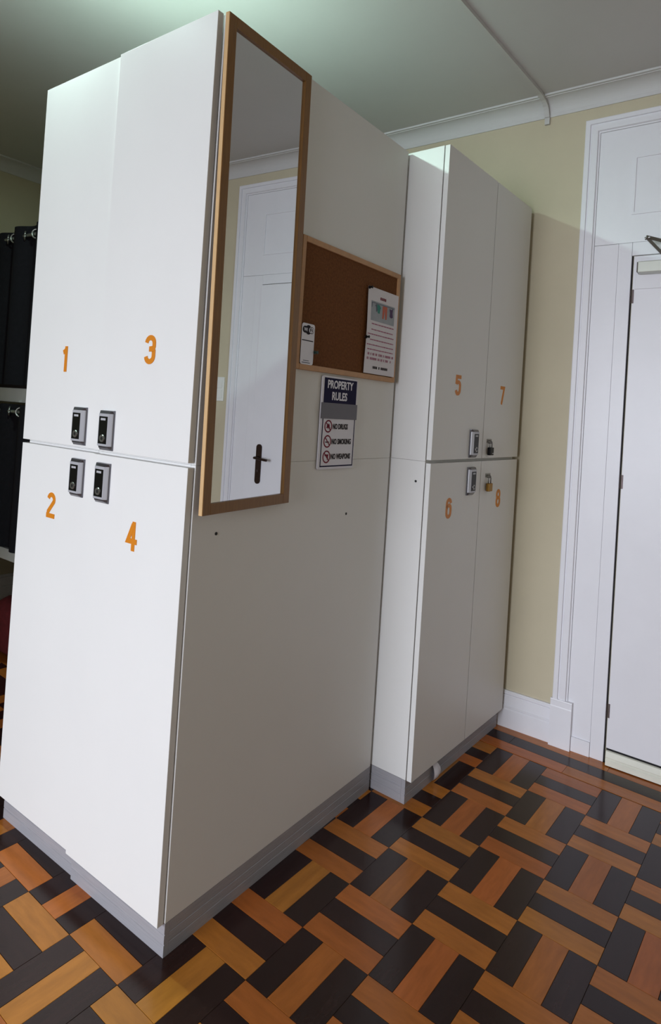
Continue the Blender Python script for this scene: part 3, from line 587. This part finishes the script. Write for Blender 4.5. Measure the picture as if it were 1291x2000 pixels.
# light switch by the door (seen in the mirror)
lsw = thing('light_switch', 'white double light switch on the cream wall, seen in the mirror', 'light switch', (1.606, YB, 1.43))
obj('plate', box(-0.041, 0.041, -0.008, 0, 0, 0.15, bev=0.002), M['switch'], lsw)
for a, b in ((0.018, 0.070), (0.080, 0.132)): obj('rocker', box(-0.027, 0.027, -0.012, -0.008, a, b, bev=0.001), M['switch'], lsw)

# cable trunking across the ceiling and down over the coving
bm = bmesh.new()
pth = [(0.187, 0.905), (0.2285, 1.71)]
dx = (pth[1][0]-pth[0][0])/(pth[1][1]-pth[0][1]); f = lambda y: 0.187+dx*(y-0.905)
def sec(y, zt, zb, hw=0.011): x = f(y); return [(x-hw, y, zt), (x+hw, y, zt), (x+hw, y, zb), (x-hw, y, zb)]
secs = [sec(YF+0.084, ZC-0.0003, ZC-0.016), sec(1.700, ZC-0.0003, ZC-0.016)]
path = [(1.7350, 2.8980), (1.752, 2.8955), (1.770, 2.8890), (1.787, 2.8790), (1.801, 2.8630), (1.810, 2.8450), (1.8135, 2.8280), (1.8195, 2.8270), (1.8195, 2.797)]
rows = []
for s in secs: rows.append([bm.verts.new(p) for p in s])
for k, (y, z) in enumerate(path):
    nx_, nz_ = (0.35, 0.94) if k < 2 else ((0.6, 0.8) if k < 4 else ((0.9, 0.43) if k < 6 else (1, 0)))
    th_ = 0.013; x = f(y); rows.append([bm.verts.new(p) for p in ((x-0.011, y, z), (x+0.011, y, z), (x+0.011, y-th_*nx_, z-th_*nz_), (x-0.011, y-th_*nx_, z-th_*nz_))])
for a, b in zip(rows[:-1], rows[1:]):
    for k in range(4): bm.faces.new((a[k], a[(k+1) % 4], b[(k+1) % 4], b[k]))
bm.faces.new(rows[0]); bm.faces.new(rows[-1][::-1])
tag(obj('cable_trunking', bm, M['ceil']), 'thin white cable trunking running across the ceiling and down the coving', 'cable trunking')

# small curled paper tag stuck to the far plinth
bm = bmesh.new(); W_ = Matrix.Rotation(A2, 4, 'Z')
for s in (0, 1):
    g = []
    for j in range(7):
        v = j/6; z = 0.001+0.066*v; bul = -0.020*math.sin(v*PI)**0.8-0.002; hw = 0.016+0.010*math.sin(v*PI)
        g.append([bm.verts.new((i*hw/2-0.004*v, bul*(1-0.25*abs(i)/2)-0.0003*s, z)) for i in (-2, -1, 0, 1, 2)])
    for a, b in zip(g[:-1], g[1:]):
        for k in range(4): bm.faces.new((a[k], a[k+1], b[k+1], b[k]))
pt = obj('paper_tag', bm, M['paper'], smooth=True); lp = Vector(P0)+W_ @ Vector((0.218, -0.001, 0)); pt.location = lp; pt.rotation_euler = (0, 0, A2)
tag(pt, 'small curled white paper tag on the floor against the far plinth', 'paper')

# ------------------------------------------------------------------ bunk bed behind the lockers, with black curtains
YBK = 0.52
bk = thing('bunk_bed', 'bunk bed with pale side boards in the dark left corner', 'bunk bed', (-1.95, YBK, 0))
bl, dep = 0.98, 0.95
for x in (-bl, bl-0.05):
    for y in (0, dep-0.05): obj('post', box(x, x+0.05, y+0.03, y+0.08, 0, 2.24, bev=0.003), M['curtain'] if y == 0 else M['bedwood'], bk)
obj('side_board', box(-bl, bl, 0.0, 0.028, 1.345, 1.415, bev=0.002), M['bedwood'], bk); obj('side_board', box(-bl, bl, 0.0, 0.028, 0.562, 0.618, bev=0.002), M['bedwood'], bk)
obj('side_board', box(-bl, bl, dep-0.05, dep-0.02, 1.33, 1.41, bev=0.002), M['bedwood'], bk); obj('side_board', box(-bl, bl, dep-0.05, dep-0.02, 0.53, 0.61, bev=0.002), M['bedwood'], bk)
for z in (2.158, 1.300):
    for x in (-bl+0.01, bl-0.01): obj('rod_bracket', box(x-0.008, x+0.008, -0.035, 0.031, z-0.008, z+0.008), M['steel'], bk)
obj('mattress', box(-bl+0.05, bl-0.05, 0.08, dep-0.06, 1.40, 1.52, bev=0.03, seg=3), M['mattress'], bk); obj('mattress', box(-bl+0.05, bl-0.05, 0.08, dep-0.06, 0.61, 0.73, bev=0.03, seg=3), M['mattress'], bk)
for z, lab in ((2.158, 'steel curtain rod along the top of the bunk bed'), (1.300, 'steel curtain rod under the upper berth')):
    bm = bmesh.new(); cyl(bm, (-bl, 0, 0), (bl, 0, 0), 0.0085, 14)
    tag(obj('curtain_rod', bm, M['steel']), lab, 'curtain rod', 'rods of the bunk bed').location = (-1.95, YBK-0.045, z)
def curtain(label, x0, x1, z0, z1, rodz, yoff, ph_):
    t = thing('bed_curtain', label, 'curtain', ((x0+x1)/2, YBK-0.045+yoff, z0), 0, 'black curtains of the bunk bed')
    hw = (x1-x0)/2; bm = bmesh.new(); N = int((x1-x0)/0.012)
    for s in (0, 1):
        g = []
        for i in range(N+1):
            x = -hw+2*hw*i/N; wv = 0.022*math.sin(2*PI*(x0+hw+x)/0.20+ph_)
            g.append([bm.verts.new((x+(0.004*math.sin(3*z_+i*0.3)), wv*(0.8+0.25*(1-z_/(z1-z0)))+s*0.002, z_)) for z_ in [(z1-z0)*k/8 for k in range(9)]])
        for a, b in zip(g[:-1], g[1:]):
            for k in range(8): bm.faces.new((a[k], a[k+1], b[k+1], b[k]))
    obj('fabric', bm, M['curtain'], t, smooth=True)
    x = math.ceil((x0)/0.10)*0.10
    k0 = math.ceil((2*PI*x0/0.20+ph_)/PI)
    while True:
        xx = (k0*PI-ph_)*0.20/(2*PI); k0 += 1
        if xx > x1-0.02: break
        if xx < x0+0.02: continue
        bm = bmesh.new(); dirn = 1 if (k0 % 2 == 0) else -1
        ang = math.radians(35)*dirn
        R = 0.0215; pts = [(R*math.cos(a)*math.cos(ang), R*math.cos(a)*math.sin(ang), R*math.sin(a)) for a in [2*PI*i/16 for i in range(17)]]
        tube(bm, pts, 0.0042, 8); o = obj('grommet', bm, M['steel'], t, 'steel curtain ring', smooth=True); o.location = (xx-(x0+x1)/2, -yoff, rodz-z0)
    return t
curtain('upper black curtain, further left on the bunk', -2.90, -1.955, 1.43, 2.195, 2.158, 0.004, 0.0)
curtain('upper black curtain nearer the lockers, hung slightly higher', -1.975, -1.00, 1.43, 2.206, 2.158, -0.004, 1.2)
curtain('lower black curtain, further left on the bunk', -2.90, -1.90, 0.64, 1.332, 1.300, 0.0, 0.5)
curtain('lower black curtain nearer the lockers', -1.925, -1.00, 0.64, 1.336, 1.300, -0.004, 2.2)
bm = bmesh.new()
bx(bm, -0.26, 0.26, -0.16, 0.16, 0, 0.30, bev=0.08, seg=4)
tag(obj('duffel_bag', bm, M['redfab'], smooth=True), 'dark red bag on the floor under the bunk', 'bag').location = (-1.95, YBK+0.25, 0)

# small round lamp on the ceiling over the near lockers (its light is set at the top)
cl = thing('ceiling_lamp', 'small round white ceiling lamp over the top of the near lockers', 'lamp', (-0.66, -0.029, 2.8215))
bm = bmesh.new(); cyl(bm, (0, 0, 0.002), (0, 0, ZC-2.8215), 0.055, 32); obj('housing', bm, M['signw'], cl, smooth=False)
em = mat('lamp_diffuser', rgb(235, 250, 240), 0.5); em.node_tree.nodes['Principled BSDF'].inputs['Emission Color'].default_value = (0.68, 1.0, 0.88, 1); em.node_tree.nodes['Principled BSDF'].inputs['Emission Strength'].default_value = 6
bm = bmesh.new(); cyl(bm, (0, 0, 0.0005), (0, 0, 0.002), 0.046, 32); obj('diffuser', bm, em, cl)
